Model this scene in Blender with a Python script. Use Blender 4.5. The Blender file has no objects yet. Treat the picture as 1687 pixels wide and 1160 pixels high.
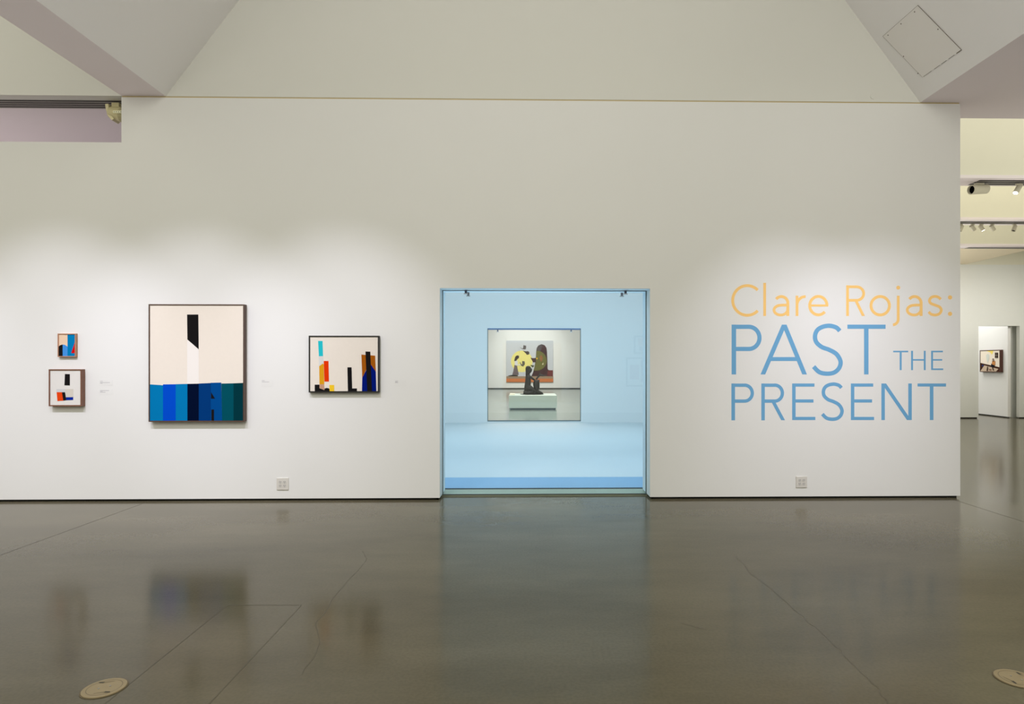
import bpy, bmesh, math, random
from mathutils import Vector, Matrix
random.seed(4)
scn = bpy.context.scene
COL = scn.collection

# ------------------------------------------------------------------ camera model (metres)
F = 1034.0; PX, PY = 888.0, 600.0; H = 1.49
TH = math.atan(20.0 / 1034.0); CT, ST = math.cos(TH), math.sin(TH)
Y0 = 6.893                                   # front face of the long gallery wall

def ray(u, v):
    a = (u - PX) / F; b = (PY - v) / F
    return Vector((ST + a * CT, CT - a * ST, b))
def atY(u, v, Y):
    d = ray(u, v); t = Y / d.y
    return Vector((d.x * t, Y, H + d.z * t))
def atZ(u, v, Z=0.0):
    d = ray(u, v); t = (Z - H) / d.z
    return Vector((d.x * t, d.y * t, Z))
def atP(u, v, p, n):
    d = ray(u, v); o = Vector((0, 0, H)); t = (p - o).dot(n) / d.dot(n)
    return o + d * t

# ------------------------------------------------------------------ materials
def lin(c):
    c = c / 255.0
    return c / 12.92 if c <= .04045 else ((c + .055) / 1.055) ** 2.4
def rgb(r, g, b): return (lin(r), lin(g), lin(b), 1)
def mat(name, col, rough=.6, metal=0, noise=0.0, nscale=8, bump=0.0, spec=.5, emit=None, es=0, coat=0):
    m = bpy.data.materials.new(name); m.use_nodes = True
    nt = m.node_tree; b = nt.nodes['Principled BSDF']
    b.inputs['Base Color'].default_value = col
    b.inputs['Roughness'].default_value = rough
    b.inputs['Metallic'].default_value = metal
    b.inputs['Specular IOR Level'].default_value = spec
    b.inputs['Coat Weight'].default_value = coat
    if emit:
        b.inputs['Emission Color'].default_value = emit
        b.inputs['Emission Strength'].default_value = es
    tc = nt.nodes.new('ShaderNodeTexCoord')
    nz = nt.nodes.new('ShaderNodeTexNoise'); nz.inputs['Scale'].default_value = nscale
    nz.inputs['Detail'].default_value = 5
    nt.links.new(tc.outputs['Object'], nz.inputs['Vector'])
    if noise:
        mx = nt.nodes.new('ShaderNodeMix'); mx.data_type = 'RGBA'
        mx.inputs[6].default_value = tuple(c * (1 - noise) for c in col[:3]) + (1,)
        mx.inputs[7].default_value = tuple(min(1, c * (1 + noise)) for c in col[:3]) + (1,)
        nt.links.new(nz.outputs['Fac'], mx.inputs[0])
        nt.links.new(mx.outputs[2], b.inputs['Base Color'])
    if bump:
        bp = nt.nodes.new('ShaderNodeBump'); bp.inputs['Strength'].default_value = bump
        bp.inputs['Distance'].default_value = .002
        nt.links.new(nz.outputs['Fac'], bp.inputs['Height'])
        nt.links.new(bp.outputs['Normal'], b.inputs['Normal'])
    return m

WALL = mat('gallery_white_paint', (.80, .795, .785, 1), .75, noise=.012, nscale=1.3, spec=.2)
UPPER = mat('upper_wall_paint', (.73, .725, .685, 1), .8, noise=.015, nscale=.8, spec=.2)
VAULT = mat('vault_paint', (.88, .865, .875, 1), .85, noise=.015, nscale=.8, spec=.1)
SOFFIT = mat('soffit_paint', (.86, .79, .82, 1), .85, noise=.02, nscale=.8, spec=.1)
CREAM = mat('cream_paint', (.80, .775, .66, 1), .85, noise=.01, spec=.1)
GAP = mat('reveal_gap_black', rgb(18, 17, 16), .8)
SHADOWGAP = mat('reveal_joint_tan', rgb(196, 178, 136), .8)
BLUEW = mat('side_gallery_paint', (.80, .80, .80, 1), .8, noise=.01, spec=.2)
BLUEF = mat('side_gallery_floor_white', (.62, .66, .67, 1), .55, noise=.01, spec=.3)
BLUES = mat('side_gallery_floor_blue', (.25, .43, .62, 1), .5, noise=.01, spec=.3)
SILL = mat('sill_concrete', rgb(150, 160, 140), .5, noise=.08)
FARW = mat('far_gallery_paint', (.80, .80, .77, 1), .8, noise=.01, spec=.2)
DARKLINE = mat('dark_joint', rgb(52, 50, 46), .7)
STEEL = mat('brushed_steel', (.45, .45, .46, 1), .35, 1, noise=.05)
DSTEEL = mat('clamp_dark_steel', (.10, .11, .15, 1), .45, .5)
TRACKM = mat('track_grey', rgb(150, 146, 140), .5, .2)
TRACKD = mat('track_slot_dark', rgb(52, 46, 46), .6)
LAMPM = mat('lamp_body_beige', rgb(205, 200, 180), .5)
LAMPB = mat('flood_body_beige', rgb(206, 196, 152), .55)
LAMPI = mat('lamp_inside_black', rgb(3, 3, 4), .9, spec=0)
GLOW = mat('lamp_glow', (1, .97, .9, 1), .4, emit=(1, .96, .88, 1), es=5)
PLATE = mat('outlet_plastic', rgb(216, 212, 206), .4)
PLATEF = mat('outlet_socket', rgb(205, 202, 198), .45)
SLOT = mat('outlet_slot', rgb(100, 95, 92), .6)
CARD = mat('label_card', (.79, .785, .775, 1), .75, spec=.2)
CARDT = mat('label_text_grey', rgb(185, 183, 188), .7)
BRASS = mat('floor_box_brass', rgb(152, 136, 106), .5, .1, noise=.08, nscale=20)
BRASSD = mat('floor_box_joint', rgb(98, 86, 64), .6)
PLINTH = mat('plinth_paint', rgb(212, 224, 216), .7, noise=.01)
BRONZE = mat('dark_bronze', rgb(34, 37, 40), .38, .6, noise=.35, nscale=12, bump=.5)
BRONZEH = mat('dark_bronze_hair', rgb(22, 22, 25), .42, .4, noise=.3, nscale=20, bump=.5)
HATCH = mat('hatch_paint', (.86, .835, .825, 1), .85, noise=.01)
YEL = mat('vinyl_yellow', rgb(252, 205, 124), .5, spec=.3)
BLU = mat('vinyl_blue', rgb(108, 168, 212), .5, spec=.3)

def floor_material():
    m = bpy.data.materials.new('polished_concrete'); m.use_nodes = True
    nt = m.node_tree; b = nt.nodes['Principled BSDF']; N = nt.nodes.new; L = nt.links.new
    tc = N('ShaderNodeTexCoord')
    mp = N('ShaderNodeMapping'); mp.inputs['Scale'].default_value = (.35, .9, 1)
    L(tc.outputs['Object'], mp.inputs['Vector'])
    n1 = N('ShaderNodeTexNoise'); n1.inputs['Scale'].default_value = 1.6; n1.inputs['Detail'].default_value = 8; n1.inputs['Roughness'].default_value = .62
    L(mp.outputs['Vector'], n1.inputs['Vector'])
    n2 = N('ShaderNodeTexNoise'); n2.inputs['Scale'].default_value = 60; n2.inputs['Detail'].default_value = 4
    L(tc.outputs['Object'], n2.inputs['Vector'])
    r1 = N('ShaderNodeValToRGB')
    r1.color_ramp.elements[0].position = .3; r1.color_ramp.elements[0].color = (.096, .083, .052, 1)
    r1.color_ramp.elements[1].position = .72; r1.color_ramp.elements[1].color = (.144, .126, .082, 1)
    L(n1.outputs['Fac'], r1.inputs['Fac'])
    mx = N('ShaderNodeMix'); mx.data_type = 'RGBA'; mx.blend_type = 'MULTIPLY'; mx.inputs[0].default_value = .25
    L(r1.outputs['Color'], mx.inputs[6])
    r2 = N('ShaderNodeValToRGB'); r2.color_ramp.elements[0].position = .35; r2.color_ramp.elements[0].color = (.55, .55, .55, 1)
    r2.color_ramp.elements[1].position = .6
    L(n2.outputs['Fac'], r2.inputs['Fac']); L(r2.outputs['Color'], mx.inputs[7])
    L(mx.outputs[2], b.inputs['Base Color'])
    mr = N('ShaderNodeMapRange'); mr.inputs['To Min'].default_value = .13; mr.inputs['To Max'].default_value = .15
    L(n1.outputs['Fac'], mr.inputs['Value']); L(mr.outputs['Result'], b.inputs['Roughness'])
    b.inputs['IOR'].default_value = 1.45; b.inputs['Specular IOR Level'].default_value = .15
    bp = N('ShaderNodeBump'); bp.inputs['Strength'].default_value = .12; bp.inputs['Distance'].default_value = .0015
    L(n2.outputs['Fac'], bp.inputs['Height']); L(bp.outputs['Normal'], b.inputs['Normal'])
    return m
FLOORM = floor_material()
JOINT = mat('floor_joint_dark', (.070, .061, .043, 1), .35, spec=.12)
JOINTF = mat('floor_joint_faint', (.086, .075, .050, 1), .3, spec=.13)

def glass_material(name, tint, refl=1.0):
    m = bpy.data.materials.new(name); m.use_nodes = True
    nt = m.node_tree; N = nt.nodes.new; L = nt.links.new
    nt.nodes.remove(nt.nodes['Principled BSDF']); out = nt.nodes['Material Output']
    tr = N('ShaderNodeBsdfTransparent'); tr.inputs['Color'].default_value = tint
    gl = N('ShaderNodeBsdfGlossy'); gl.inputs['Roughness'].default_value = 0.0
    fr = N('ShaderNodeFresnel'); fr.inputs['IOR'].default_value = 1.5
    mu = N('ShaderNodeMath'); mu.operation = 'MULTIPLY'; mu.inputs[1].default_value = refl
    mx = N('ShaderNodeMixShader')
    ge = N('ShaderNodeNewGeometry'); mi = N('ShaderNodeMapRange')
    mi.inputs['To Min'].default_value = 1.5; mi.inputs['To Max'].default_value = 1 / 1.5
    L(ge.outputs['Backfacing'], mi.inputs['Value']); L(mi.outputs['Result'], fr.inputs['IOR'])
    L(fr.outputs[0], mu.inputs[0]); L(mu.outputs[0], mx.inputs[0])
    L(tr.outputs[0], mx.inputs[1]); L(gl.outputs[0], mx.inputs[2]); L(mx.outputs[0], out.inputs['Surface'])
    return m
GLASS = glass_material('clear_glass_green_tint', (.98, .985, .975, 1), 1.0)

# ------------------------------------------------------------------ mesh builder
class MB:
    def __init__(s): s.v = []; s.f = []; s.m = []; s.mats = []; s.smooth = False
    def mi(s, m):
        if m not in s.mats: s.mats.append(m)
        return s.mats.index(m)
    def poly(s, pts, m):
        b = len(s.v); s.v += [tuple(p) for p in pts]; s.f.append(list(range(b, b + len(pts)))); s.m.append(s.mi(m))
    def box(s, x0, x1, y0, y1, z0, z1, m):
        b = len(s.v)
        s.v += [(x, y, z) for z in (z0, z1) for y in (y0, y1) for x in (x0, x1)]
        for q in ((0, 2, 3, 1), (4, 5, 7, 6), (0, 1, 5, 4), (1, 3, 7, 5), (3, 2, 6, 7), (2, 0, 4, 6)):
            s.f.append([b + i for i in q]); s.m.append(s.mi(m))
        return s
    def prism(s, pts, off, m):
        """pts: planar loop of Vectors, off: extrusion vector"""
        n = len(pts); b = len(s.v); off = Vector(off)
        s.v += [tuple(p) for p in pts] + [tuple(Vector(p) + off) for p in pts]
        k = s.mi(m)
        s.f.append(list(range(b, b + n))); s.m.append(k)
        s.f.append([b + n + i for i in reversed(range(n))]); s.m.append(k)
        for i in range(n):
            j = (i + 1) % n
            s.f.append([b + i, b + n + i, b + n + j, b + j]); s.m.append(k)
        return s
    def tube(s, pts, rad, m, n=16, cap=True):
        """rings along a path; rad list or number"""
        pts = [Vector(p) for p in pts]
        if not hasattr(rad, '__len__'): rad = [rad] * len(pts)
        k = s.mi(m); rings = []
        straight = True
        ax0 = (pts[-1] - pts[0]).normalized() if (pts[-1] - pts[0]).length > 1e-9 else Vector((0, 0, 1))
        up = Vector((0, 0, 1)) if abs(ax0.z) < .9 else Vector((0, 1, 0))
        for i, p in enumerate(pts):
            a = pts[max(0, i - 1)]; c = pts[min(len(pts) - 1, i + 1)]
            d = (c - a); d = d.normalized() if d.length > 1e-9 else ax0
            if straight: d = ax0
            e1 = d.cross(up).normalized(); e2 = d.cross(e1)
            b = len(s.v)
            s.v += [tuple(p + (e1 * math.cos(t) + e2 * math.sin(t)) * rad[i]) for t in [2 * math.pi * q / n for q in range(n)]]
            rings.append(b)
        for i in range(len(rings) - 1):
            for q in range(n):
                r = (q + 1) % n
                s.f.append([rings[i] + q, rings[i] + r, rings[i + 1] + r, rings[i + 1] + q]); s.m.append(k)
        if cap:
            s.f.append([rings[0] + q for q in reversed(range(n))]); s.m.append(k)
            s.f.append([rings[-1] + q for q in range(n)]); s.m.append(k)
        return s
    def build(s, name, parent=None, smooth=False, origin=None, bevel=0):
        me = bpy.data.meshes.new(name)
        vs = s.v
        o = bpy.data.objects.new(name, me); COL.objects.link(o)
        if origin is not None:
            ov = Vector(origin); vs = [tuple(Vector(p) - ov) for p in vs]
        elif parent is not None:
            ov = parent.matrix_basis.translation if parent.parent is None else Vector((0, 0, 0))
            if parent.parent is not None:
                ov = parent.matrix_basis.translation + parent.parent.matrix_basis.translation
            vs = [tuple(Vector(p) - ov) for p in vs]
        me.from_pydata(vs, [], s.f)
        for m in s.mats: me.materials.append(m)
        for i, p in enumerate(me.polygons):
            p.material_index = s.m[i]; p.use_smooth = smooth
        bm = bmesh.new(); bm.from_mesh(me)
        bmesh.ops.recalc_face_normals(bm, faces=bm.faces[:]) if not getattr(s, 'keepn', False) else None
        bm.to_mesh(me); bm.free(); me.update()
        if parent is not None: o.parent = parent
        if origin is not None: o.location = origin
        if bevel:
            md = o.modifiers.new('bevel', 'BEVEL'); md.width = bevel; md.segments = 2; md.limit_method = 'ANGLE'
        return o

def struct(name, mb, parent=None, **k):
    o = mb.build(name, parent, **k)
    if parent is None: o['kind'] = 'structure'
    return o
def thing(name, loc, label, cat, group=None):
    o = bpy.data.objects.new(name, None); COL.objects.link(o); o.location = loc
    o.empty_display_size = .1
    o['label'] = label; o['category'] = cat
    if group: o['group'] = group
    return o

# ================================================================== THE SETTING
ZS = 4.40                                                     # underside of all the beams
def xw(u, Y=Y0): return atY(u, 600, Y).x
def zw(v, u=868, Y=Y0): return atY(u, v, Y).z

# ---- floor
fl = struct('floor', MB().box(-16, 22, -9, 42, -.1, 0, FLOORM))
def ribbon(pts, w, m, name, z=.0006):
    mb = MB(); P = [Vector((p[0], p[1])) for p in pts]; Ls = []; Rs = []
    for i, p in enumerate(P):
        d = (P[min(i + 1, len(P) - 1)] - P[max(i - 1, 0)]).normalized(); n = Vector((-d.y, d.x))
        Ls.append(p + n * w / 2); Rs.append(p - n * w / 2)
    for i in range(len(P) - 1):
        mb.poly([(Ls[i].x, Ls[i].y, z), (Rs[i].x, Rs[i].y, z), (Rs[i + 1].x, Rs[i + 1].y, z), (Ls[i + 1].x, Ls[i + 1].y, z)], m)
    return mb.build(name, fl)
a = atZ(375, 997); b = atZ(497, 997)
ribbon([(a.x, a.y), (a.x, -6)], .005, JOINTF, 'floor_joint')
ribbon([(b.x, b.y), (b.x, -6)], .005, JOINTF, 'floor_joint')
ribbon([(a.x, a.y), (b.x, b.y)], .008, JOINTF, 'floor_joint')
a = atZ(0, 915); ribbon([(a.x, Y0 + .0), (a.x, -6)], .008, JOINT, 'floor_joint')
a = atZ(1687, 860); ribbon([(a.x, 16.5), (a.x, -6)], .008, JOINT, 'floor_joint')
for xj in (-.6, .165, .5): ribbon([(xj, 1.6), (xj, -4.9)], .012, JOINT, 'floor_joint')
def cz(pts, s, ox, oy): return [tuple(atZ(ox + x / s, oy + y / s)[:2]) for x, y in pts]
def jag(pts, k=5, amp=.012):
    out = []
    for i in range(len(pts) - 1):
        for j in range(k):
            t = j / k; out.append((pts[i][0] * (1 - t) + pts[i + 1][0] * t + random.uniform(-amp, amp), pts[i][1] * (1 - t) + pts[i + 1][1] * t))
    return out + [pts[-1]]
ribbon(jag(cz([(1200, 255), (1215, 280), (1140, 370), (1085, 440), (1045, 500), (1055, 580), (1000, 665)], 2.008, 0, 780)), .004, JOINTF, 'crack')
ribbon(jag(cz([(740, 270), (790, 330), (880, 400), (950, 460), (1020, 520), (1100, 600), (1160, 660), (1220, 720), (1240, 757)], 1.9917, 840, 780)), .0035, JOINTF, 'crack')
ribbon(jag(cz([(560, 490), (640, 512)], 1.9917, 840, 780)), .004, JOINTF, 'crack')

# ---- long wall facing the camera, with the glazed opening and the low part on the left
XR = xw(1582); XN = xw(200); XOL, XOR = xw(724.5), xw(1071)
ZT = zw(165.5); ZN = zw(234, 100); ZO = zw(475); ZB = .025
TW = .02
w = MB()
w.box(-15, XN, Y0, Y0 + TW, ZB, ZN, WALL)
w.box(XN, XOL, Y0, Y0 + TW, ZB, ZT, WALL)
w.box(XOL, XOR, Y0, Y0 + TW, ZO, ZT, WALL)
w.box(XOR, XR, Y0, Y0 + TW, ZB, ZT, WALL)
# join coplanar front neatly: single mesh
wf = struct('wall_front', w)
# thickness of the wall seen in the opening (left, right, head)
YB = 7.33
JAMB = mat('opening_paint_blue_spill', (.82, .92, .98, 1), .75, noise=.01, spec=.2)  # blue light spilling from the side gallery is mixed into this paint
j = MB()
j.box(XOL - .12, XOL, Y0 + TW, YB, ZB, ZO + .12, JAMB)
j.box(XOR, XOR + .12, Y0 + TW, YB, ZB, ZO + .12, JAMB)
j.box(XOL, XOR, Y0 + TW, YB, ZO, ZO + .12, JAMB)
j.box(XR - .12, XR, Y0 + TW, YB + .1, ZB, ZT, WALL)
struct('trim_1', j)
# recessed black base under the wall
g = MB()
g.box(-15, XOL - .02, Y0 + .03, Y0 + .05, 0.001, ZB, GAP)
g.box(XOR + .02, XR - .02, Y0 + .03, Y0 + .05, 0.001, ZB, GAP)
g.box(XOL - .04, XOL - .02, Y0 + .03, YB, 0.001, ZB, GAP)
g.box(XOR + .02, XOR + .04, Y0 + .03, YB, 0.001, ZB, GAP)
g.box(XR - .04, XR - .02, Y0 + .05, YB + .1, 0.001, ZB, GAP)
struct('baseboard_front', g)
# thin tan joint between wall and upper wall
struct('trim_2', MB().box(XN + .005, XR - .01, Y0 + .004, Y0 + TW, ZT, ZS, SHADOWGAP))

# ---- upper wall above the joint (end of the vaults)
XBL_i, XBL_o = xw(273), xw(200)                     # left beam
XBR_i = xw(1516)                                    # right soffit inner edge
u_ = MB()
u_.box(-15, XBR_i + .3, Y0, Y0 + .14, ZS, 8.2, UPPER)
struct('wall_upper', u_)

# ---- vault over the camera: two sloping sides, flat top
sl = (zw(2.5) - zw(161.8)) / (xw(395.8) - xw(273.8))
zt = 7.6; dxs = (zt - ZS) / sl
YBACK = 1.0
c1 = MB().prism([Vector((XBL_i, YBACK, ZS)), Vector((XBL_i, Y0, ZS)), Vector((XBL_i + dxs, Y0, zt)), Vector((XBL_i + dxs, YBACK, zt))], (-.08, 0, .06), VAULT)
struct('ceiling_slope_left', c1)
c2 = MB().prism([Vector((XBR_i, YBACK, ZS)), Vector((XBR_i, Y0, ZS)), Vector((XBR_i - dxs, Y0, zt)), Vector((XBR_i - dxs, YBACK, zt))], (.08, 0, .06), VAULT)
struct('ceiling_slope_right', c2)
struct('ceiling', MB().box(XBL_i + dxs, XBR_i - dxs, YBACK, Y0, zt, zt + .1, VAULT))
# left beam underside, outer vault
struct('ceiling_beam_left', MB().box(XBL_o, XBL_i, YBACK, Y0, ZS, ZS + .06, SOFFIT))
c3 = MB().prism([Vector((XBL_o, YBACK, ZS)), Vector((XBL_o, Y0, ZS)), Vector((XBL_o - dxs, Y0, zt)), Vector((XBL_o - dxs, YBACK, zt))], (.05, 0, .06), VAULT)
struct('ceiling_slope_outer', c3)
# right flat soffit up to the back of the wall
ysr = atZ(1600, 195, ZS).y
struct('ceiling_soffit_right', MB().box(XBR_i, 20, YBACK, Y0, ZS, ZS + .06, SOFFIT).box(XR - .15, 20, Y0, ysr, ZS, ZS + .06, SOFFIT).box(XBR_i+.3, XR - .15, Y0, Y0+.14, ZS, ZS + .06, SOFFIT))
# soffit behind the low wall on the left
struct('ceiling_soffit_left', MB().box(-15, XN + 1.5, Y0 + .14, 9.6, ZS, ZS + .06, SOFFIT))
struct('wall_behind_left', MB().box(-15, XN + 1.0, 9.5, 9.6, 0, ZS, SOFFIT))

# ---- walls behind and beside the camera
struct('wall_back', MB().box(-16, 16, -5.1, -5.0, 0, 3.6, WALL))
struct('wall_left', MB().box(-15.1, -15, -5, 9.6, 0, 3.6, WALL))

# ---- side gallery with bluish light, seen through the opening
YI = 15.9
bl, br = -4.0, 4.55
IXL, IXR = atY(803, 600, YI).x, atY(957, 600, YI).x
IZB, IZT = .04, atY(880, 541, YI).z
CH = 4.1
iw = MB()
iw.box(bl, IXL, YI, YI + .14, 0, CH, BLUEW); iw.box(IXR, br, YI, YI + .14, 0, CH, BLUEW)
iw.box(IXL, IXR, YI, YI + .14, IZT, CH, BLUEW); iw.box(IXL, IXR, YI, YI + .14, 0, IZB, BLUEW)
struct('wall_inner', iw)
struct('wall_inner_left', MB().box(bl - .1, bl, YB + .12, YI + .14, 0, CH, BLUEW))
struct('wall_inner_right', MB().box(br, br + .1, YB + .12, YI + .14, 0, CH, BLUEW))
struct('ceiling_inner', MB().box(bl, br, YB + .1, YI, CH, CH + .1, BLUEW))
bk = MB()
bk.box(bl, XOL - .12, YB, YB + .1, 0, CH, BLUEW); bk.box(XOR + .12, br, YB, YB + .1, 0, CH, BLUEW)
bk.box(XOL - .12, XOR + .12, YB, YB + .1, ZO + .12, CH, BLUEW)
struct('wall_inner_front', bk)
ys1 = atZ(880, 787).y
struct('floor_inner', MB().box(bl, br, ys1, YI, .0005, .006, BLUEF))
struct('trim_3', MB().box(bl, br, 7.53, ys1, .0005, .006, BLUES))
struct('trim_4', MB().box(XOL-.02, XOR+.02, 7.42, 7.53, .0005, .003, GAP))
struct('trim_5', MB().box(XOL - .01, XOR + .01, 7.10, 7.42, .0005, .012, SILL))

# glazing of the front opening and of the inner one
YG = 7.11
def clamp(parent, x, z, y, s=1.0):
    m = MB(); m.box(x - .012 * s, x + .012 * s, y - .012, y + .012, z - .035 * s, z + .002, DSTEEL)
    m.tube([(x, y - .02, z - .018 * s), (x, y + .02, z - .018 * s)], .012 * s, DSTEEL, 12)
    o = m.build('glass_clamp', parent)
    k = MB(); k.box(x - .022 * s, x + .022 * s, y - .016, y + .016, z - .046 * s, z - .036 * s, STEEL); k.build('clamp_plate', o)
g1 = bpy.data.objects.new('window_1', None); COL.objects.link(g1); g1.location = (0, YG, 0); g1['kind'] = 'structure'
g = MB(); g.box(XOL + .002, XOR - .002, YG - .004, YG + .004, .013, ZO - .002, GLASS); g.build('glass_pane', g1)
chn = mat('glazing_channel', rgb(86, 106, 112), .5)
g = MB()
g.box(XOL - .001, XOL + .008, YG - .012, YG + .012, .013, ZO, chn); g.box(XOR - .008, XOR + .001, YG - .012, YG + .012, .013, ZO, chn)
g.box(XOL, XOR, YG - .012, YG + .012, ZO - .006, ZO + .001, chn); g.box(XOL, XOR, YG - .014, YG + .014, .012, .018, DARKLINE)
g.build('glazing_channel', g1)
for u in (767.5, 1030.5):
    clamp(g1, atY(u, 480, YG - .03).x, ZO, YG - .03)
for u in (771.5, 1024.5):
    clamp(g1, atY(u, 480, YB - .02).x, ZO, YB - .02)
g2 = bpy.data.objects.new('window_2', None); COL.objects.link(g2); g2.location = (0, YI + .07, 0); g2['kind'] = 'structure'
g = MB(); g.box(IXL + .002, IXR - .002, YI + .066, YI + .074, IZB + .002, IZT - .002, GLASS); g.build('glass_pane', g2)
ch2 = mat('inner_glazing_channel', rgb(70, 110, 160), .5)
g = MB(); g.box(IXL, IXR, YI - .002, YI + .09, IZT - .035, IZT, ch2); g.box(IXL, IXR, YI - .002, YI + .09, IZB, IZB + .022, chn)
g.box(IXL, IXL + .012, YI - .002, YI + .09, IZB, IZT, chn); g.box(IXR - .012, IXR, YI - .002, YI + .09, IZB, IZT, chn)
g.build('glazing_channel', g2)
for u in (820, 941): clamp(g2, atY(u, 543, YI + .02).x, IZT - .03, YI + .02, 1.5)

# ---- far gallery
YF = 37.4
struct('wall_far', MB().box(-9, 9, YF, YF + .1, .07, 6, FARW))
struct('baseboard_far', MB().box(-9, 9, YF + .03, YF + .06, 0.001, .07, GAP))
FARF = mat('far_gallery_floor', (.235, .285, .255, 1), .16, noise=.08, nscale=1.2, spec=.7)
struct('floor_far', MB().box(-9, 9, YI + .15, YF + .02, .0005, .004, FARF))
struct('wall_far_left', MB().box(-9.1, -9, YI + .3, YF, 0, 6, FARW))
struct('wall_far_right', MB().box(9, 9.1, 22.0, YF, 0, 6, FARW))
struct('ceiling_far', MB().box(-9, 9, YI + .2, YF, 6, 6.1, FARW))

# ---- right-hand galleries: transverse beams, cream ends of their vaults
def beam(n, v0, v1, ub=1620):
    y0 = atZ(ub, v0, ZS).y; y1 = atZ(ub, v1, ZS).y
    struct('ceiling_beam_%d' % n, MB().box(XR - .1, 20, y0, y1, ZS, ZS + .05, SOFFIT))
    struct('wall_cream_%d' % n, MB().box(XR - .1, 20, y0 + .01, y0 + .11, ZS + .05, 8.2, CREAM))
    return y0, y1
b1 = beam(1, 293.5, 306.5); b2 = beam(2, 362, 371); b3 = beam(3, 405, 409.5)
YR = 17.0
struct('wall_right_side', MB().box(15, 15.1, 3, YR, 0, 8.2, FARW))
# wall with doorway
DXL, DXR = atY(1612, 600, YR).x, atY(1680, 600, YR).x
DZ = atY(1640, 537, YR).z; ZR = atY(1600, 436, YR).z
dw = MB()
RW = mat('right_gallery_paint', (.78, .79, .76, 1), .8, noise=.01, spec=.2)
dw.box(br + .1, DXL, YR, YR + .12, .03, ZR, RW); dw.box(DXR, 15, YR, YR + .12, .03, ZR, RW); dw.box(DXL, DXR, YR, YR + .12, DZ, ZR, RW)
struct('wall_doorway', dw)
struct('trim_6', MB().box(br + .1, 20, YR + .02, YR + .14, ZR, 8.2, CREAM))
struct('baseboard_doorway', MB().box(br + .1, DXL - .02, YR + .03, YR + .05, .001, .03, GAP).box(DXR + .02, 15, YR + .03, YR + .05, .001, .03, GAP))
TAN = mat('soffit_tan', (.88, .78, .60, 1), .85)
xe = atY(1592, 435, YR).x
q1 = atY(1700, 410.5, b3[1] + .01); q2 = atY(1592, 435, YR + .01)
struct('ceiling_soffit_far', MB().prism([Vector((XR - .1, q1.y, q1.z)), q1, q2, Vector((XR - .1, q2.y, q2.z))], (0, 0, .02), TAN))
# oblique wall beyond the doorway
pa = atZ(1590, 680.5); pb = atZ(1672, 690); dd = (pb - pa).normalized(); nn = Vector((dd.y, -dd.x, 0))
ob = MB(); pa2 = pa - dd * 3
pb = pa + dd * ((YR + .125 - pa.y) / dd.y) if dd.y < 0 and pb.y < YR + .13 else pb
ob.prism([pa2 + Vector((0, 0, .03)), pb + Vector((0, 0, .03)), pb + Vector((0, 0, 4.2)), pa2 + Vector((0, 0, 4.2))], -nn * .08, WALL)
struct('wall_oblique', ob)
ob = MB(); ob.prism([pa2 - nn * .02 + Vector((0, 0, .001)), pb - nn * .02 + Vector((0, 0, .001)), pb - nn * .02 + Vector((0, 0, .03)), pa2 - nn * .02 + Vector((0, 0, .03))], -nn * .02, GAP)
struct('baseboard_oblique', ob)
q0 = atY(1676, 600, YR + .13).x
struct('wall_beyond_right', MB().box(q0+.02, q0 + 3.0, YR + .35, YR + .45, 0, 4.2, RW))
struct('wall_beyond_end', MB().box(3.8, 17, 24, 24.1, 0, 4.2, FARW))

# ================================================================== HATCH on the right slope
def slope_right_plane():
    p = Vector((XBR_i, Y0, ZS)); a = Vector((0, 1, 0)); b = Vector((-dxs, 0, zt - ZS)).normalized()
    n = a.cross(b).normalized()
    if n.z > 0: n = -n
    return p, n
sp, sn = slope_right_plane()
hc = [(1512.7, 8.3), (1584.7, 81.7), (1520.2, 127), (1454.8, 59.5)]
hp = [atP(u, v, sp, sn) for u, v in hc]
hctr = sum(hp, Vector()) / 4
ht = thing('access_hatch', hctr, 'square painted access panel with screw heads in the sloping ceiling on the right', 'hatch')
m = MB(); m.prism([p + sn * .001 for p in hp], sn * .003, HATCH); m.build('panel', ht)
m = MB()
def strip3(a, b, w, off, mt, mb, n):
    d = (b - a).normalized(); s = d.cross(n).normalized() * w / 2
    mb.prism([a - s + n * off, b - s + n * off, b + s + n * off, a + s + n * off], n * .001, mt)
HJ = mat('hatch_joint', rgb(112, 102, 90), .8); HJ2 = mat('hatch_joint_faint', rgb(152, 143, 133), .8)
strip3(hp[0], hp[1], .006, .0042, HJ, m, sn); strip3(hp[3], hp[0], .003, .0042, HJ2, m, sn); strip3(hp[2], hp[3], .0015, .0042, HJ2, m, sn)
strip3(hp[1], hp[1].lerp(hp[2], .12), .008, .0042, HJ, m, sn)
for t0, t1 in ((.17, .31), (.36, .5), (.53, .68), (.75, .98)):
    strip3(hp[1].lerp(hp[2], t0), hp[1].lerp(hp[2], t1), .004, .0042, HJ if t0 < .5 else HJ2, m, sn)
m.build('joint', ht)
SCR = mat('screw_head', rgb(100, 88, 80), .6)
for zx, zy in ((743, 96), (630, 196), (522, 290), (651, 466), (937, 241), (770, 608)):
    p = atP(1360 + zx / 5.043, zy / 5.043, sp, sn)
    m = MB(); m.tube([p + sn * .003, p + sn * .006], .006, SCR, 10); m.build('screw', ht)
# sensor spot on upper wall
pp = atY(1438, 159, Y0)
m = MB(); m.tube([pp + Vector((0, -.001, 0)), pp + Vector((0, -.006, 0))], .03, UPPER, 24)
o = m.build('cover_disc', origin=pp); o['label'] = 'small round white cover disc high on the upper wall near the right beam'; o['category'] = 'cover plate'

# ================================================================== LIGHT TRACKS AND LAMPS
def track(u0, v0, vs, u1x, label, name='lighting_track', slope=True, group=None, hw=.02):
    pass
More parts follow.
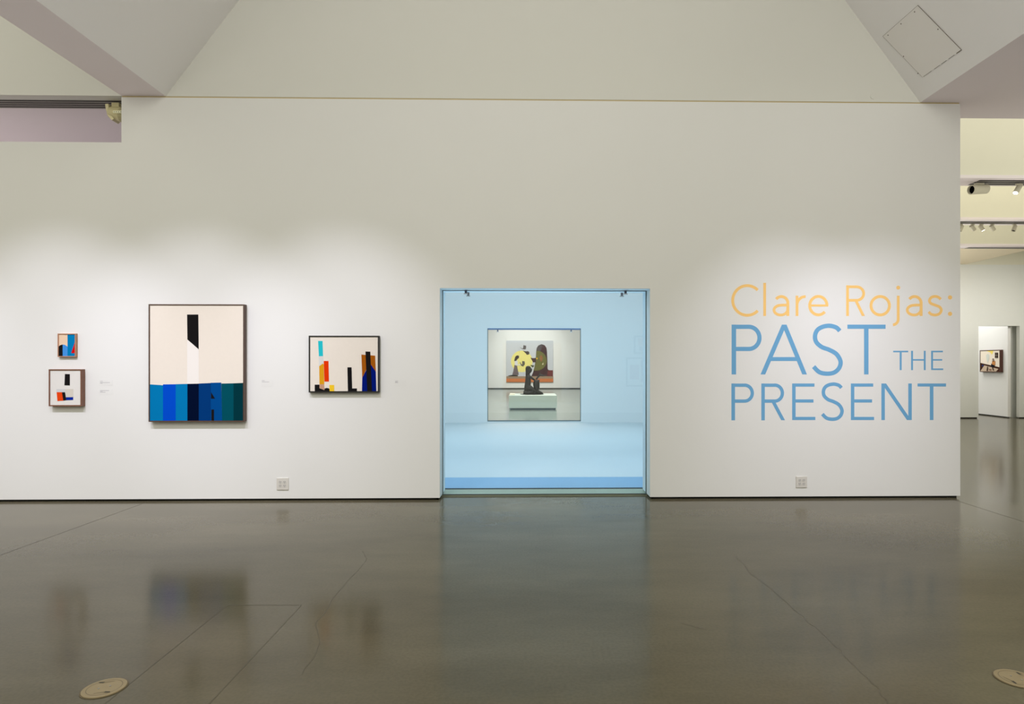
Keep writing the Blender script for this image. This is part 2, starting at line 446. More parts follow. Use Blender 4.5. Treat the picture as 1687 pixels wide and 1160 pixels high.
# left track, set into the soffit above the low wall
def make_track(x0, x1, ys, label, slotw=.022, railw=.018, dx=0):
    t = thing('lighting_track', ((x0 + x1) / 2, ys[0], ZS), label, 'light track')
    for i, y in enumerate(ys):
        xa = x0 + dx * i
        m = MB(); m.box(xa, x1, y, y + slotw, ZS - .006, ZS - .001, TRACKD); m.build('slot', t)
        m = MB(); m.box(xa, x1, y + slotw, y + slotw + railw, ZS - .009, ZS - .001, TRACKM); m.build('rail', t)
    return t
make_track(-14, XN - .03, [7.02, 7.075, 7.13, 7.185], 'four-slot grey lighting track recessed above the low wall at upper left')
ya, yb = b1; x0 = atZ(1596, 304, ZS).x
make_track(x0, 15, [ya + .10 + .1 * i for i in range(3)], 'pale lighting track on the nearer right-hand beam', .035, .03)
ya2, yb2 = b2
make_track(XR, 15, [ya2 + .15 + .12 * i for i in range(2)], 'pale lighting track on the second right-hand beam', .04, .05)
ya3, yb3 = b3
make_track(atZ(1594, 408, ZS).x, 15, [ya3 + .2], 'thin pale lighting track on the farthest right-hand beam', .05, .10)

def lamp(p, d, r, L, lit, label, group=None, ztop=ZS):
    p = Vector(p); d = Vector(d).normalized()
    t = thing('track_spotlight', (p.x, p.y, ztop - .045), label, 'spotlight', group)
    a = p - d * L / 2; b = p + d * L / 2
    m = MB(); m.tube([a, a + d * .002, a + d * r * .25, b, b, b - d * L * .12], [r * .7, r * .8, r, r, r * .86, r * .84], LAMPM, 28, cap=False)
    m.tube([a - d * .001, a + d * .003], [r * .2, r * .72], LAMPM, 28)
    m.build('body', t, smooth=False)
    m = MB(); m.tube([b - d * L * .13, b - d * (L * .02 if lit else L * .12)], r * .85, GLOW if lit else LAMPI, 28); m.build('lens', t)
    m = MB(); m.tube([(p.x, p.y, p.z), (p.x, p.y, ztop - .03)], r * .22, LAMPM, 10); m.build('stem', t)
    m = MB(); m.box(p.x - r * .9, p.x + r * .9, p.y - r * .4, p.y + r * .4, ztop - .045, ztop - .0155, LAMPM); m.build('adapter', t, bevel=.004)
    return t
# nearer beam
yl = ya + .22
c = atY(1613, 312, yl); lamp(c, (-.973, -.175, -.10), .074, .31, False, 'large pale cylindrical spotlight with a black mouth facing left', 'spotlights on the right-hand beams')
c = atY(1677, 311, yl); lamp(c, (-.75, -.3, -.95), .04, .20, True, 'lit pale spotlight at right edge beneath nearer beam', 'spotlights on the right-hand beams')
yl = ya2 + .3
for u, v, d, lit, lb in ((1583, 376, (-.4, .1, -1), False, 'pale spotlight half hidden by the long wall, second right-hand beam'),
                         (1602.5, 375.5, (.8, .2, -.8), False, 'unlit pale spotlight just left of the lit one on the second beam'),
                         (1617, 375.8, (.45, -.3, -1), True, 'lit spotlight on the second right-hand beam between two unlit ones'),
                         (1635, 375.5, (.8, .2, -.9), False, 'unlit pale spotlight just right of the lit one on the second beam'),
                         (1671, 376, (-.45, -.1, -1), False, 'rightmost pale spotlight on the second right-hand beam')):
    lamp(atY(u, v, yl), d, .040, .125, lit, lb, 'spotlights on the right-hand beams')

# flood lamp beside the left track
fy = 7.06
fpt = lambda u, v, y=fy: atY(u, v, y)
LAMPL = mat('flood_rim_cream', rgb(226, 216, 176), .55)
e0 = fpt(182, 185.5)
t = thing('floodlight', (e0.x + .06, fy, ZS - .03), 'beige floodlight with perforated bracket, partly hidden by the long wall at upper left', 'floodlight')
ax = (fpt(206, 190) - e0).normalized()
m = MB(); m.tube([e0, e0 + ax * .02, e0 + ax * .13, e0 + ax * .19], [.060, .066, .082, .055], LAMPB, 32); m.build('body', t)
o_ = [(173.2, 171), (173.6, 176), (174.6, 181), (176.2, 186), (178.4, 191), (181.2, 195), (184.2, 198)]
i_ = [(187.6, 195.5), (184.6, 192), (182.2, 188), (180.4, 183.5), (179.2, 179), (178.6, 174.5), (178.2, 170.8)]
m = MB(); m.prism([fpt(u, v, fy - .05) for u, v in o_ + i_], (0, .11, 0), LAMPL); m.build('rim', t)
pbk = fpt(186.5, 184.5, fy - .086)
m = MB(); m.box(pbk.x, pbk.x + .12, pbk.y - .005, pbk.y, pbk.z - .014, pbk.z + .014, mat('bracket_cream', rgb(236, 234, 200), .5))
for k in range(4):
    m.tube([(pbk.x + .014 + k * .024, pbk.y - .0052, pbk.z), (pbk.x + .014 + k * .024, pbk.y - .0062, pbk.z)], .0045, SLOT, 10)
m.build('bracket', t)
m = MB(); m.box(e0.x + .03, e0.x + .11, fy - .03, fy + .03, e0.z + .05, ZS - .0165, LAMPB); m.build('mount', t)

# ================================================================== PAINTINGS
def painting(name, corners, depth, fw, base, shapes, fm, label, s, ox, oy, plane=None, inner=None, cat='painting', edge=None):
    """corners: outer front rectangle in crop units; shapes in crop units"""
    (ax_, ay_), (bx_, by_) = corners
    if plane is None:
        yp = Y0 - depth; P = lambda u, v, o=0: atY(ox + u / s, oy + v / s, yp) + Vector((0, -o, 0))
        nrm = Vector((0, -1, 0))
        if isinstance(plane, (int, float)): pass
    else:
        pp_, nrm = plane
        P = lambda u, v, o=0: atP(ox + u / s, oy + v / s, pp_ + nrm * depth, nrm) + nrm * o
    A, B, C_, D = P(ax_, ay_), P(bx_, ay_), P(bx_, by_), P(ax_, by_)
    # square it up
    z1 = (A.z + B.z) / 2; z0 = (C_.z + D.z) / 2
    A = Vector((A.x, A.y, z1)); B = Vector((B.x, B.y, z1)); C_ = Vector((B.x, B.y, z0)); D = Vector((A.x, A.y, z0))
    ctr = (A + C_) / 2 - nrm * (depth)
    t = thing(name, ctr, label, cat)
    ex = (B - A).normalized(); ez = Vector((0, 0, 1))
    back = -nrm * depth
    if fw > 0:
        m = MB()
        m.prism([A, B, B - ez * fw, A - ez * fw], back, fm)
        m.prism([D + ez * fw, C_ + ez * fw, C_, D], back, fm)
        m.prism([A - ez * fw, A + ex * fw - ez * fw, D + ex * fw + ez * fw, D + ez * fw], back, fm)
        m.prism([B - ex * fw - ez * fw, B - ez * fw, C_ + ez * fw, C_ - ex * fw + ez * fw], back, fm)
        m.build('frame', t)
    rec = .006 if fw > 0 else 0.003
    g = fw * 1.0
    a, b, c, d = A + ex * g - ez * g, B - ex * g - ez * g, C_ - ex * g + ez * g, D + ex * g + ez * g
    m = MB(); cm = mat(name + '_ground', tuple(c * .94 for c in base[:3]) + (1,), .85, spec=.1, noise=.02, nscale=30)
    m.prism([p - nrm * rec for p in (a, b, c, d)], -nrm * (depth - rec), cm)
    zlo, zhi = d.z, a.z; L = (b - a).length
    k = 0
    for shp in shapes:
        pts, colr = shp[0], shp[1]
        k += 1; off = (.0003 + .00025 * k) * (4 if plane is not None else 1)
        mm = mat(name + '_paint', tuple(c * .92 for c in colr[:3]) + (1,), .9, spec=.04)
        Q = []
        for (u, v) in pts:
            p = P(u, v); w_ = (p - A).dot(ex); w_ = min(max(w_, g), L + g)
            z = min(max(p.z, zlo), zhi)
            q = A + ex * w_; q.z = z
            Q.append(q + nrm * (off - rec))
        m.poly(Q, mm)
    m.keepn = False
    m.build('canvas', t)
    return t
def R(x0, y0, x1, y1): return [(x0, y0), (x1, y0), (x1, y1), (x0, y1)]
def circ(cx, cy, r, n=36, a0=0, a1=360, ry=None):
    ry = ry or r
    return [(cx + r * math.cos(math.radians(a0 + (a1 - a0) * i / (n - (0 if a1 - a0 == 360 else 1)))), cy - ry * math.sin(math.radians(a0 + (a1 - a0) * i / (n - (0 if a1 - a0 == 360 else 1))))) for i in range(n)]

BLK = rgb(26, 24, 25)
W1 = mat('frame_light_wood', rgb(178, 132, 104), .5, noise=.15, nscale=25)
W2 = mat('frame_walnut', rgb(120, 80, 62), .5, noise=.2, nscale=25)
W3 = mat('frame_dark_walnut', rgb(82, 60, 48), .5, noise=.2, nscale=25)
W4 = mat('frame_black', rgb(20, 18, 17), .45)
W6 = mat('frame_red_brown', rgb(74, 40, 28), .5, noise=.1)
painting('framed_painting', ((237, 133), (441, 397)), .030, .010, rgb(240, 210, 182), [
    (R(345, 130, 440, 400), rgb(0, 128, 190)),
    ([(247, 278), (262, 265), (280, 259), (291, 257), (291, 400), (240, 400), (240, 282)], BLK),
    ([(291, 257), (312, 260), (332, 270), (346, 281), (346, 400), (291, 400)], rgb(70, 150, 232)),
    ([(436, 222), (440, 222), (440, 354), (387, 354)], rgb(214, 12, 18))],
    W1, 'small painting with red triangle on blue, thin pale wood frame, hung above a square one', 6.8214, 60, 530)
painting('framed_painting', ((137, 535), (507, 951)), .056, .013, rgb(232, 229, 226), [
    ([(316, 588), (372, 590), (372, 718), (310, 716)], BLK),
    (R(220, 758, 325, 795), rgb(214, 215, 218)), ([(318, 758), (410, 758), (410, 849), (330, 849)], rgb(220, 213, 203)),
    ([(223, 793), (283, 793), (298, 888), (232, 893)], rgb(236, 72, 18)),
    ([(283, 793), (318, 793), (333, 884), (298, 888)], BLK),
    ([(328, 850), (410, 848), (410, 880), (333, 884)], rgb(12, 44, 158))],
    W2, 'square walnut-framed painting, white with a black bar above red, black and blue blocks', 6.8214, 60, 530)
painting('framed_painting', ((74, 57), (869, 1034)), .062, .012, rgb(240, 230, 219), [
    ([(393, 350), (489, 430), (490, 722), (393, 722)], rgb(248, 242, 238)),
    ([(392, 142), (486, 142), (489, 432), (395, 350)], BLK),
    ([(80, 723), (192, 730), (192, 1040), (80, 1040)], rgb(0, 122, 184)), ([(192, 723), (298, 722), (298, 1040), (192, 1040)], rgb(0, 76, 208)),
    ([(298, 721), (395, 719), (395, 1040), (298, 1040)], rgb(0, 122, 186)), ([(395, 719), (490, 717), (490, 1040), (395, 1040)], rgb(0, 12, 44)),
    ([(490, 716), (590, 712), (590, 1040), (490, 1040)], rgb(0, 56, 122)), ([(590, 710), (677, 708), (684, 1040), (590, 1040)], rgb(0, 74, 146)),
    ([(678, 716), (779, 714), (779, 1040), (684, 1040)], rgb(0, 80, 96)), ([(779, 714), (870, 711), (870, 1040), (779, 1040)], rgb(0, 54, 64)),
    ([(592, 787), (626, 842), (592, 842)], BLK), (R(595, 932, 617, 1040), BLK)],
    W3, 'largest painting on the long wall, black bar over a row of blue and teal blocks', 5.0435, 230, 490)
painting('framed_painting', ((172, 122), (1248, 990)), .050, .014, rgb(238, 229, 219), [
    ([(313, 202), (382, 202), (390, 435), (325, 435)], rgb(40, 196, 210)),
    ([(325, 435), (392, 435), (398, 560), (326, 590)], rgb(222, 222, 222)),
    ([(330, 588), (385, 548), (400, 560), (408, 865), (335, 865)], rgb(226, 162, 28)),
    ([(400, 508), (472, 508), (480, 823), (410, 823)], rgb(234, 58, 4)),
    ([(262, 870), (335, 870), (335, 925), (410, 955), (412, 930), (445, 920), (480, 928), (490, 945), (490, 1000), (262, 1000)], BLK),
    ([(335, 865), (408, 865), (410, 955), (335, 922)], rgb(202, 158, 134)),
    ([(487, 875), (560, 875), (560, 1000), (490, 1000)], rgb(253, 208, 48)),
    ([(762, 605), (826, 605), (835, 928), (908, 928), (908, 1000), (770, 1000)], BLK),
    ([(976, 410), (1186, 427), (1196, 665), (1120, 600), (1050, 640), (990, 765)], rgb(168, 92, 16)),
    ([(1050, 650), (1115, 555), (1196, 670), (1205, 1000), (985, 1000), (990, 765)], rgb(0, 24, 122)),
    ([(1038, 363), (1112, 365), (1122, 590), (1140, 1000), (1065, 1000), (1050, 640)], BLK)],
    W4, 'black-framed painting with coloured blocks and a bottle-like blue shape, left of the glazed opening', 9.2778, 490, 540)
# far painting behind the sculpture
s5 = (8.59, 820, 550)
painting('large_canvas', ((122, 97), (785, 688)), .06, 0, rgb(205, 209, 214), [
    (circ(340, 390, 153), rgb(246, 234, 140)),
    ([(475, 602), (500, 545), (520, 470), (535, 370), (541, 300), (545, 240), (552, 200), (575, 165), (620, 147), (665, 162), (690, 200), (698, 260), (703, 400), (705, 490), (715, 510), (735, 516), (781, 516), (781, 602)], rgb(62, 28, 38)),
    ([(541, 300), (545, 240), (552, 200), (575, 165), (620, 147), (640, 152), (600, 260), (560, 300)], rgb(78, 70, 76)),
    ([(700, 596), (705, 525), (735, 516), (781, 516), (781, 602)], rgb(112, 42, 46)),
    (circ(552, 380, 141, 26, 92, -92), rgb(108, 108, 52)), ([(546, 239), (560, 239), (560, 521), (504, 521), (521, 470), (536, 370), (542, 300)], rgb(108, 108, 52)),
    (R(100, 601, 800, 634), rgb(160, 136, 110)), (R(100, 634, 800, 680), rgb(212, 122, 66)), (R(100, 680, 800, 700), rgb(158, 112, 80)),
    (R(303, 185, 306, 330), rgb(185, 185, 185)),
    ([(238, 440), (272, 445), (290, 540), (299, 580), (205, 580), (222, 520)], rgb(112, 98, 102)),
    ([(240, 375), (262, 370), (284, 390), (278, 432), (326, 434), (326, 444), (262, 450), (240, 440)], rgb(226, 226, 230)),
    ([(284, 305), (300, 312), (300, 345), (288, 350), (276, 360), (262, 384), (232, 386), (246, 330), (262, 310)], rgb(62, 50, 50)),
    ([(150, 592), (190, 584), (215, 580), (286, 586), (284, 601), (150, 601)], rgb(42, 42, 40)),
    ([(362, 168), (372, 156), (376, 166), (403, 168), (400, 212), (385, 222), (358, 218), (330, 208), (310, 180), (334, 204), (358, 208)], rgb(98, 92, 92)),
    ([(355, 240), (398, 248), (425, 245), (447, 258), (444, 292), (412, 298), (396, 275)], rgb(72, 62, 58)),
    ([(346, 385), (380, 390), (385, 430), (360, 464), (330, 450), (310, 400), (318, 400), (336, 432), (346, 432)], rgb(96, 92, 78)),
    ([(465, 338), (500, 345), (540, 342), (540, 402), (500, 405)], rgb(68, 40, 46)),
    ([(541, 345), (555, 335), (568, 350), (552, 366)], rgb(226, 180, 32)),
    ([(455, 440), (500, 445), (520, 450), (495, 478)], rgb(74, 84, 60)),
    ([(590, 320), (618, 300), (640, 340), (620, 400), (600, 380)], rgb(150, 100, 58)),
    ([(628, 425), (650, 408), (645, 436), (630, 442)], rgb(215, 205, 165))],
    W4, 'large unframed canvas with a woman, yellow disc and dark arch behind the sculpture', *s5, plane=(Vector((0, YF, 0)), Vector((0, -1, 0))))
# painting through the doorway on the right
painting('framed_painting', ((178, 228), (818, 930)), .09, .02, rgb(246, 234, 218), [
    ([(380, 236), (605, 236), (585, 330), (555, 372), (500, 300), (430, 270)], rgb(250, 226, 118)),
    ([(370, 400), (430, 340), (480, 390), (470, 520), (425, 640), (395, 560)], rgb(222, 226, 218)),
    ([(180, 636), (820, 775), (820, 940), (180, 940)], rgb(74, 46, 34)),
    ([(320, 715), (770, 830), (690, 928), (190, 905)], rgb(206, 184, 162)),
    ([(250, 695), (300, 705), (270, 755), (240, 740)], rgb(38, 62, 124)),
    (R(660, 308, 756, 480), rgb(52, 36, 28)), (R(703, 308, 709, 480), rgb(205, 195, 182)), (R(660, 392, 756, 398), rgb(205, 195, 182)),
    ([(575, 590), (675, 580), (668, 712), (560, 700)], rgb(208, 142, 84)),
    ([(545, 650), (580, 690), (660, 712), (610, 790), (540, 760)], rgb(34, 36, 44)),
    ([(586, 510), (606, 495), (628, 510), (638, 590), (580, 592)], rgb(44, 28, 22)), (R(597, 525, 617, 580), rgb(226, 190, 160)),
    ([(575, 780), (605, 780), (636, 875), (605, 882)], rgb(60, 36, 26)),
    ([(425, 750), (445, 752), (440, 892), (400, 885)], rgb(48, 26, 20)),
    ([(470, 820), (500, 840), (560, 830), (540, 880), (480, 860)], rgb(140, 96, 78))],
    W6, 'framed painting of a seated woman on a patterned rug, through the doorway at right', 19.333, 1605, 565, plane=(pa, nn))

# pictures hung on the wall behind the camera (seen as faint reflections in the glass)
def mirrored(u0, v0, u1, v1, label, cols, k):
    yv = 2 * YG + 5.0
    p0 = atY(u0, v0, yv); p1 = atY(u1, v1, yv)
    t = thing('framed_print', ((p0.x + p1.x) / 2, -5.0, (p0.z + p1.z) / 2), label, 'print')
    m = MB(); y0, y1 = -5.0 + .002, -4.95
    fw = .05; m.box(p0.x, p1.x, y0, y1, p1.z, p1.z + fw, W4); m.box(p0.x, p1.x, y0, y1, p0.z - fw, p0.z, W4)
    m.box(p0.x, p0.x + fw, y0, y1, p1.z + fw, p0.z - fw, W4); m.box(p1.x - fw, p1.x, y0, y1, p1.z + fw, p0.z - fw, W4); m.build('frame', t)
    m = MB(); m.box(p0.x + fw, p1.x - fw, y0, y1 - .015, p1.z + fw, p0.z - fw, CARD)
    w_, h_ = p1.x - p0.x, p0.z - p1.z
    for (a, b, c, d, cc) in cols:
        m.box(p0.x + a * w_, p0.x + c * w_, y1 - .0149, y1 - .013, p1.z + b * h_, p1.z + d * h_, mat('print_ink', cc, .7))
    m.build('image', t)
mirrored(1044, 553, 1078, 583, 'small framed print seen as a faint reflection above a larger one', [(.2, .45, .45, .85, rgb(190, 120, 90)), (.25, .15, .6, .4, rgb(70, 60, 120))], 0)
mirrored(1031, 589, 1085, 637, 'larger framed print seen as a faint reflection at the right of the glass', [(.12, .25, .4, .75, rgb(170, 60, 80)), (.45, .15, .8, .9, rgb(30, 80, 140))], 1)

# ================================================================== WALL LABELS
def wlabel(u0, v0, u1, v1, lines, label):
    p0 = atY(u0, v0, Y0); p1 = atY(u1, v1, Y0)
    t = thing('wall_label', ((p0.x + p1.x) / 2, Y0, (p0.z + p1.z) / 2), label, 'label', None)
    m = MB(); m.box(p0.x, p1.x, Y0 - .0012, Y0 - .0002, p1.z, p0.z, CARD); m.build('card', t)
    m = MB()
    for (a, b, c) in lines:
        q = atY(a, b, Y0); r = atY(c, b, Y0)
        m.box(q.x, r.x, Y0 - .0018, Y0 - .0013, q.z - .0025, q.z + .0025, CARDT)
    m.build('lines_of_text', t)
wlabel(164, 626, 186, 635, [(165, 628.2, 169.5), (165, 630.3, 181.5), (165, 631.6, 169)], 'upper small white wall label right of the square painting')
wlabel(164, 641.5, 186, 650, [(165, 643.4, 180), (165, 645, 169), (165, 646.2, 174)], 'lower small white wall label right of the square painting')
wlabel(430.5, 625.5, 450, 637, [(431.5, 627.2, 436), (431.5, 629.3, 443.5)], 'small white wall label between the largest painting and the black-framed one')
wlabel(650.5, 626, 670, 637, [(651, 628, 656), (651, 629.4, 655), (651, 630.6, 656)], 'small white wall label between the black-framed painting and the glazed opening')
# ================================================================== OUTLETS
def outlet(u0, v0, u1, v1, label):
    p0 = atY(u0, v0, Y0); p1 = atY(u1, v1, Y0); cx = (p0.x + p1.x) / 2; czz = (p0.z + p1.z) / 2; hw = (p1.x - p0.x) / 2
    t = thing('wall_outlet', (cx, Y0, czz), label, 'outlet', 'double wall outlets')
    m = MB(); m.box(cx - hw, cx + hw, Y0 - .010, Y0 - .0002, czz - hw, czz + hw, PLATE); m.build('cover_plate', t, bevel=.003)
    for sx in (-1, 1):
        for sz in (-1, 1):
            x = cx + sx * hw * .36; z = czz + sz * hw * .32
            m = MB(); m.tube([(x, Y0 - .0102, z), (x, Y0 - .0125, z)], .017, PLATEF, 20); o = m.build('socket', t)
            m = MB()
            for ddx in (-.007, .007): m.box(x + ddx - .0015, x + ddx + .0015, Y0 - .0132, Y0 - .0124, z, z + .009, SLOT)
            m.tube([(x, Y0 - .0124, z - .008), (x, Y0 - .0132, z - .008)], .003, SLOT, 10)
            m.build('slots', o)
outlet(456, 787, 475.7, 807.3, 'white double outlet low on the wall below the label of the largest painting')
outlet(1311, 784.5, 1329.2, 803.6, 'white double outlet low on the wall below the blue lettering')
# ================================================================== FLOOR BOXES
def floor_box(u, v, rot, label):
    c = atZ(u, v); r = .089
    t = thing('floor_box', c, label, 'floor box', 'round floor boxes')
    m = MB(); m.tube([(c.x, c.y, .0008), (c.x, c.y, .002)], r + .006, BRASSD, 48); m.build('seat_ring', t)
    m = MB(); m.tube([(c.x, c.y, .001), (c.x, c.y, .0045), (c.x, c.y, .006)], [r, r, r - .003], BRASS, 48); m.build('flange', t)
    m = MB(); n = 48; 
    for i in range(n):
        a0, a1 = 2 * math.pi * i / n, 2 * math.pi * (i + 1) / n
        ri, ro = r * .775, r * .80
        m.poly([(c.x + ri * math.cos(a0), c.y + ri * math.sin(a0), .0064), (c.x + ro * math.cos(a0), c.y + ro * math.sin(a0), .0064), (c.x + ro * math.cos(a1), c.y + ro * math.sin(a1), .0064), (c.x + ri * math.cos(a1), c.y + ri * math.sin(a1), .0064)], BRASSD)
    m.build('lid_joint', t)
    for sgn in (-1, 1):
        m = MB(); ca, sa = math.cos(rot), math.sin(rot)
        def q(x, y): x *= sgn; y *= sgn; return (c.x + x * ca - y * sa, c.y + x * sa + y * ca, .0068)
        m.poly([q(.01, -.055), q(.035, -.062), q(.036, -.054), q(.015, -.045)], DARKLINE)
        m.poly([q(-.03, -.05), q(.012, -.052), q(.012, -.049), q(-.03, -.047)], BRASSD)
        m.build('finger_slot', t)
        m = MB(); p = q(.022, 0.004); m.tube([(p[0], p[1], .006), (p[0], p[1], .0075)], .004, STEEL, 12); m.build('screw', t)
floor_box(172, 1134.6, math.radians(200), 'round brass floor box near the lower left corner')
floor_box(1674.5, 1119, math.radians(110), 'round brass floor box at the lower right, cut by the photo edge')

# ================================================================== LETTERING ON THE WALL
LS, LOX, LOY = 4.2175, 1190, 450
def stroke(pts, w_):
    """list of quads/mitred outline for an open centre line"""
    n = len(pts); P = [Vector(p) for p in pts]; Ls = []; Rs = []
    for i in range(n):
        if i == 0: d = (P[1] - P[0]).normalized(); nr = Vector((-d.y, d.x)); k = 1
        elif i == n - 1: d = (P[-1] - P[-2]).normalized(); nr = Vector((-d.y, d.x)); k = 1
        else:
            d1 = (P[i] - P[i - 1]).normalized(); d2 = (P[i + 1] - P[i]).normalized()
            n1 = Vector((-d1.y, d1.x)); n2 = Vector((-d2.y, d2.x)); nr = (n1 + n2).normalized(); k = 1 / max(.3, nr.dot(n1))
        Ls.append(P[i] + nr * k * w_ / 2); Rs.append(P[i] - nr * k * w_ / 2)
    return [[Ls[i], Ls[i + 1], Rs[i + 1], Rs[i]] for i in range(n - 1)]
def arc(cx, cy, rx, ry, a0, a1, n=22):
    return [(cx + rx * math.cos(math.radians(a0 + (a1 - a0) * i / n)), cy - ry * math.sin(math.radians(a0 + (a1 - a0) * i / n))) for i in range(n + 1)]
def spline(pts, k=6):
    out = []; n = len(pts)
    for i in range(n - 1):
        p0 = pts[max(0, i - 1)]; p1 = pts[i]; p2 = pts[i + 1]; p3 = pts[min(n - 1, i + 2)]
        for j in range(k):
            t = j / k
            out.append(tuple(.5 * (2 * p1[q] + (p2[q] - p0[q]) * t + (2 * p0[q] - 5 * p1[q] + 4 * p2[q] - p3[q]) * t * t + (3 * p1[q] - p0[q] - 3 * p2[q] + p3[q]) * t ** 3) for q in (0, 1)))
    return out + [pts[-1]]
def diag(xt, xb, yt, yb, w_):
    hw = w_ * math.hypot(xb - xt, yb - yt) / abs(yb - yt) / 2
    return [[Vector((xt - hw, yt)), Vector((xt + hw, yt)), Vector((xb + hw, yb)), Vector((xb - hw, yb))]]
def hbar(x0, x1, y, h): return [[Vector((x0, y - h / 2)), Vector((x1, y - h / 2)), Vector((x1, y + h / 2)), Vector((x0, y + h / 2))]]
def vbar(x, y0, y1, w_): return [[Vector((x - w_ / 2, y0)), Vector((x + w_ / 2, y0)), Vector((x + w_ / 2, y1)), Vector((x - w_ / 2, y1))]]
def dot(cx, cy, r): return [[Vector(p) for p in circ(cx, cy, r, 28)]]
def letter_a(dx):
    return [stroke(arc(410 + dx, 208, 45, 45, 143, 0) + [(455 + dx, 298)], 20),
            stroke([(455 + dx, 222), (425 + dx, 222)] + arc(407 + dx, 257, 48, 34, 93, 270) + arc(407 + dx, 249, 48, 42, 275, 345, 10), 19)]
Sp = [(816, 402), (795, 380), (765, 369), (735, 366), (695, 374), (660, 396), (644, 435), (652, 478), (690, 513), (740, 532), (792, 562), (821, 612), (812, 658), (778, 690), (728, 699), (674, 688), (634, 650)]
def mapS(x0, x1, y0, y1, w_, w0=31):
    ox0, ox1, oy0, oy1 = 620 + w0 / 2, 838 - w0 / 2, 350 + w0 / 2, 714 - w0 / 2
    nx0, nx1, ny0, ny1 = x0 + w_ / 2, x1 - w_ / 2, y0 + w_ / 2, y1 - w_ / 2
    return [(nx0 + (x - ox0) / (ox1 - ox0) * (nx1 - nx0), ny0 + (y - oy0) / (oy1 - oy0) * (ny1 - ny0)) for x, y in Sp]
def letter_E(x, xs, ys, w_, h):
    return [vbar(x, ys[0] - h / 2, ys[2] + h / 2, w_)] + [hbar(x, a, b, h) for a, b in zip(xs, ys)]
words = []
words.append(('yellow word "Clare" in thin letters at the upper left of the wall title', YEL, [
    [stroke(arc(173, 190, 101, 103, 44, 316, 44), 20)],
    [vbar(294, 68, 298, 19)],
    letter_a(0),
    [vbar(519, 157, 298, 19), stroke(arc(577, 222, 58, 59, 178, 88, 14), 19)],
    [stroke(arc(667, 226, 60, 64, 0, 318, 40), 20), hbar(607, 735.5, 225, 15)]]))
words.append(('yellow word "Rojas:" in thin letters at the upper right of the wall title', YEL, [
    [vbar(870, 85, 298, 19), stroke([(870, 95), (930, 95)] + arc(932, 142, 50, 47, 88, -88) + [(870, 189)], 19), diag(926, 980, 187, 298, 19)],
    [stroke(arc(1097, 226.5, 64, 64, 0, 360, 48), 20)],
    [dot(1222, 101, 13.5), stroke([(1222, 157), (1222, 318)] + arc(1184, 320, 38, 39, 0, -88, 12), 19)],
    letter_a(926),
    [stroke(spline([(1518, 182), (1500, 167), (1478, 162), (1452, 169), (1439, 190), (1448, 210), (1480, 223), (1510, 236), (1521, 259), (1508, 282), (1480, 291), (1452, 286), (1433, 269)]), 19)],
    [dot(1582, 169, 14.5)], [dot(1582, 283, 14.5)]]))
words.append(('large blue word "PAST", second line of the wall title', BLU, [
    [vbar(80, 358, 704, 31), stroke([(80, 373), (180, 373)] + arc(184, 450, 74, 77, 90, -90, 30) + [(80, 527)], 29)],
    [diag(430, 281.5, 358, 704, 30), diag(430, 571.5, 358, 704, 30), hbar(335, 520, 597, 27)],
    [stroke(spline(Sp), 30)],
    [vbar(1000, 358, 704, 31), hbar(869, 1134, 372.5, 29)]]))
words.append(('small blue word "THE" to the right of the largest word', BLU, [
    [vbar(1239, 540, 674, 14), hbar(1187, 1291, 545, 10.5)],
    [vbar(1318, 540, 674, 13), vbar(1406, 540, 674, 13), hbar(1318, 1406, 603, 10.5)],
    letter_E(1457, (1532, 1527, 1534), (545, 603, 668), 13, 10.5)]))
words.append(('blue word "PRESENT", bottom line of the wall title', BLU, [
    [vbar(75.5, 767, 1023, 25), stroke([(75, 779), (152, 779)] + arc(154, 834, 54, 55.5, 90, -90, 26) + [(75, 889.5)], 23)],
    [vbar(283, 767, 1023, 24), stroke([(283, 779), (363, 779)] + arc(364, 834, 53, 55.5, 90, -90, 26) + [(283, 889.5)], 23), diag(349, 422, 885, 1022, 23)],
    letter_E(497, (640, 633, 646), (778, 888.5, 1010), 24, 22),
    [stroke(spline(mapS(684, 844, 759, 1027, 24)), 24)],
    letter_E(905, (1048, 1040, 1054), (778, 888.5, 1010), 24, 22),
    [vbar(1117, 767, 1021, 24), vbar(1304, 767, 1021, 24), diag(1123, 1297, 767, 1021, 24)],
    [vbar(1454, 767, 1021, 25), hbar(1356, 1554, 777.5, 21)]]))
def lp(p, off): q = atY(LOX + p[0] / LS, LOY + p[1] / LS, Y0); q.y = Y0 - off; return q
for label, mt, letters in words:
    c = lp(letters[0][0][0][0], 0)
    t = thing('vinyl_word', c, label, 'lettering')
    for L_ in letters:
        m = MB()
        for k, st in enumerate(L_):
            for quad in st:
                m.prism([lp(p, .0004 + .00012 * k) for p in quad], (0, -.0005, 0), mt)
        m.build('letter', t)

# ================================================================== PLINTH, CAPTION, SCULPTURE
p = atZ(877.5, 675.5); YP = p.y
pl = atY(838.3, 652, YP); pr = atY(917.5, 652, YP); ztp = pl.z
t = thing('plinth', ((pl.x + pr.x) / 2, YP + .8, 0), 'low wide white plinth carrying the bronze sculpture', 'plinth')
m = MB(); m.box(pl.x, pr.x, YP, YP + 1.6, .06, ztp, PLINTH); m.build('block', t)
m = MB(); m.box(pl.x + .04, pr.x - .04, YP + .04, YP + 1.56, .004, .06, mat('plinth_toe', rgb(60, 72, 78), .7)); m.build('toe_recess', t)
cb = atY(844, 649, YP + .45)
m = MB(); m.prism([Vector((cb.x - .08, YP + .35, ztp + .001)), Vector((cb.x - .08, YP + .5, ztp + .001)), Vector((cb.x - .08, YP + .5, ztp + .06)), Vector((cb.x - .08, YP + .35, ztp + .02))], (.17, 0, 0), mat('caption_card_cream', rgb(232, 232, 210), .6))
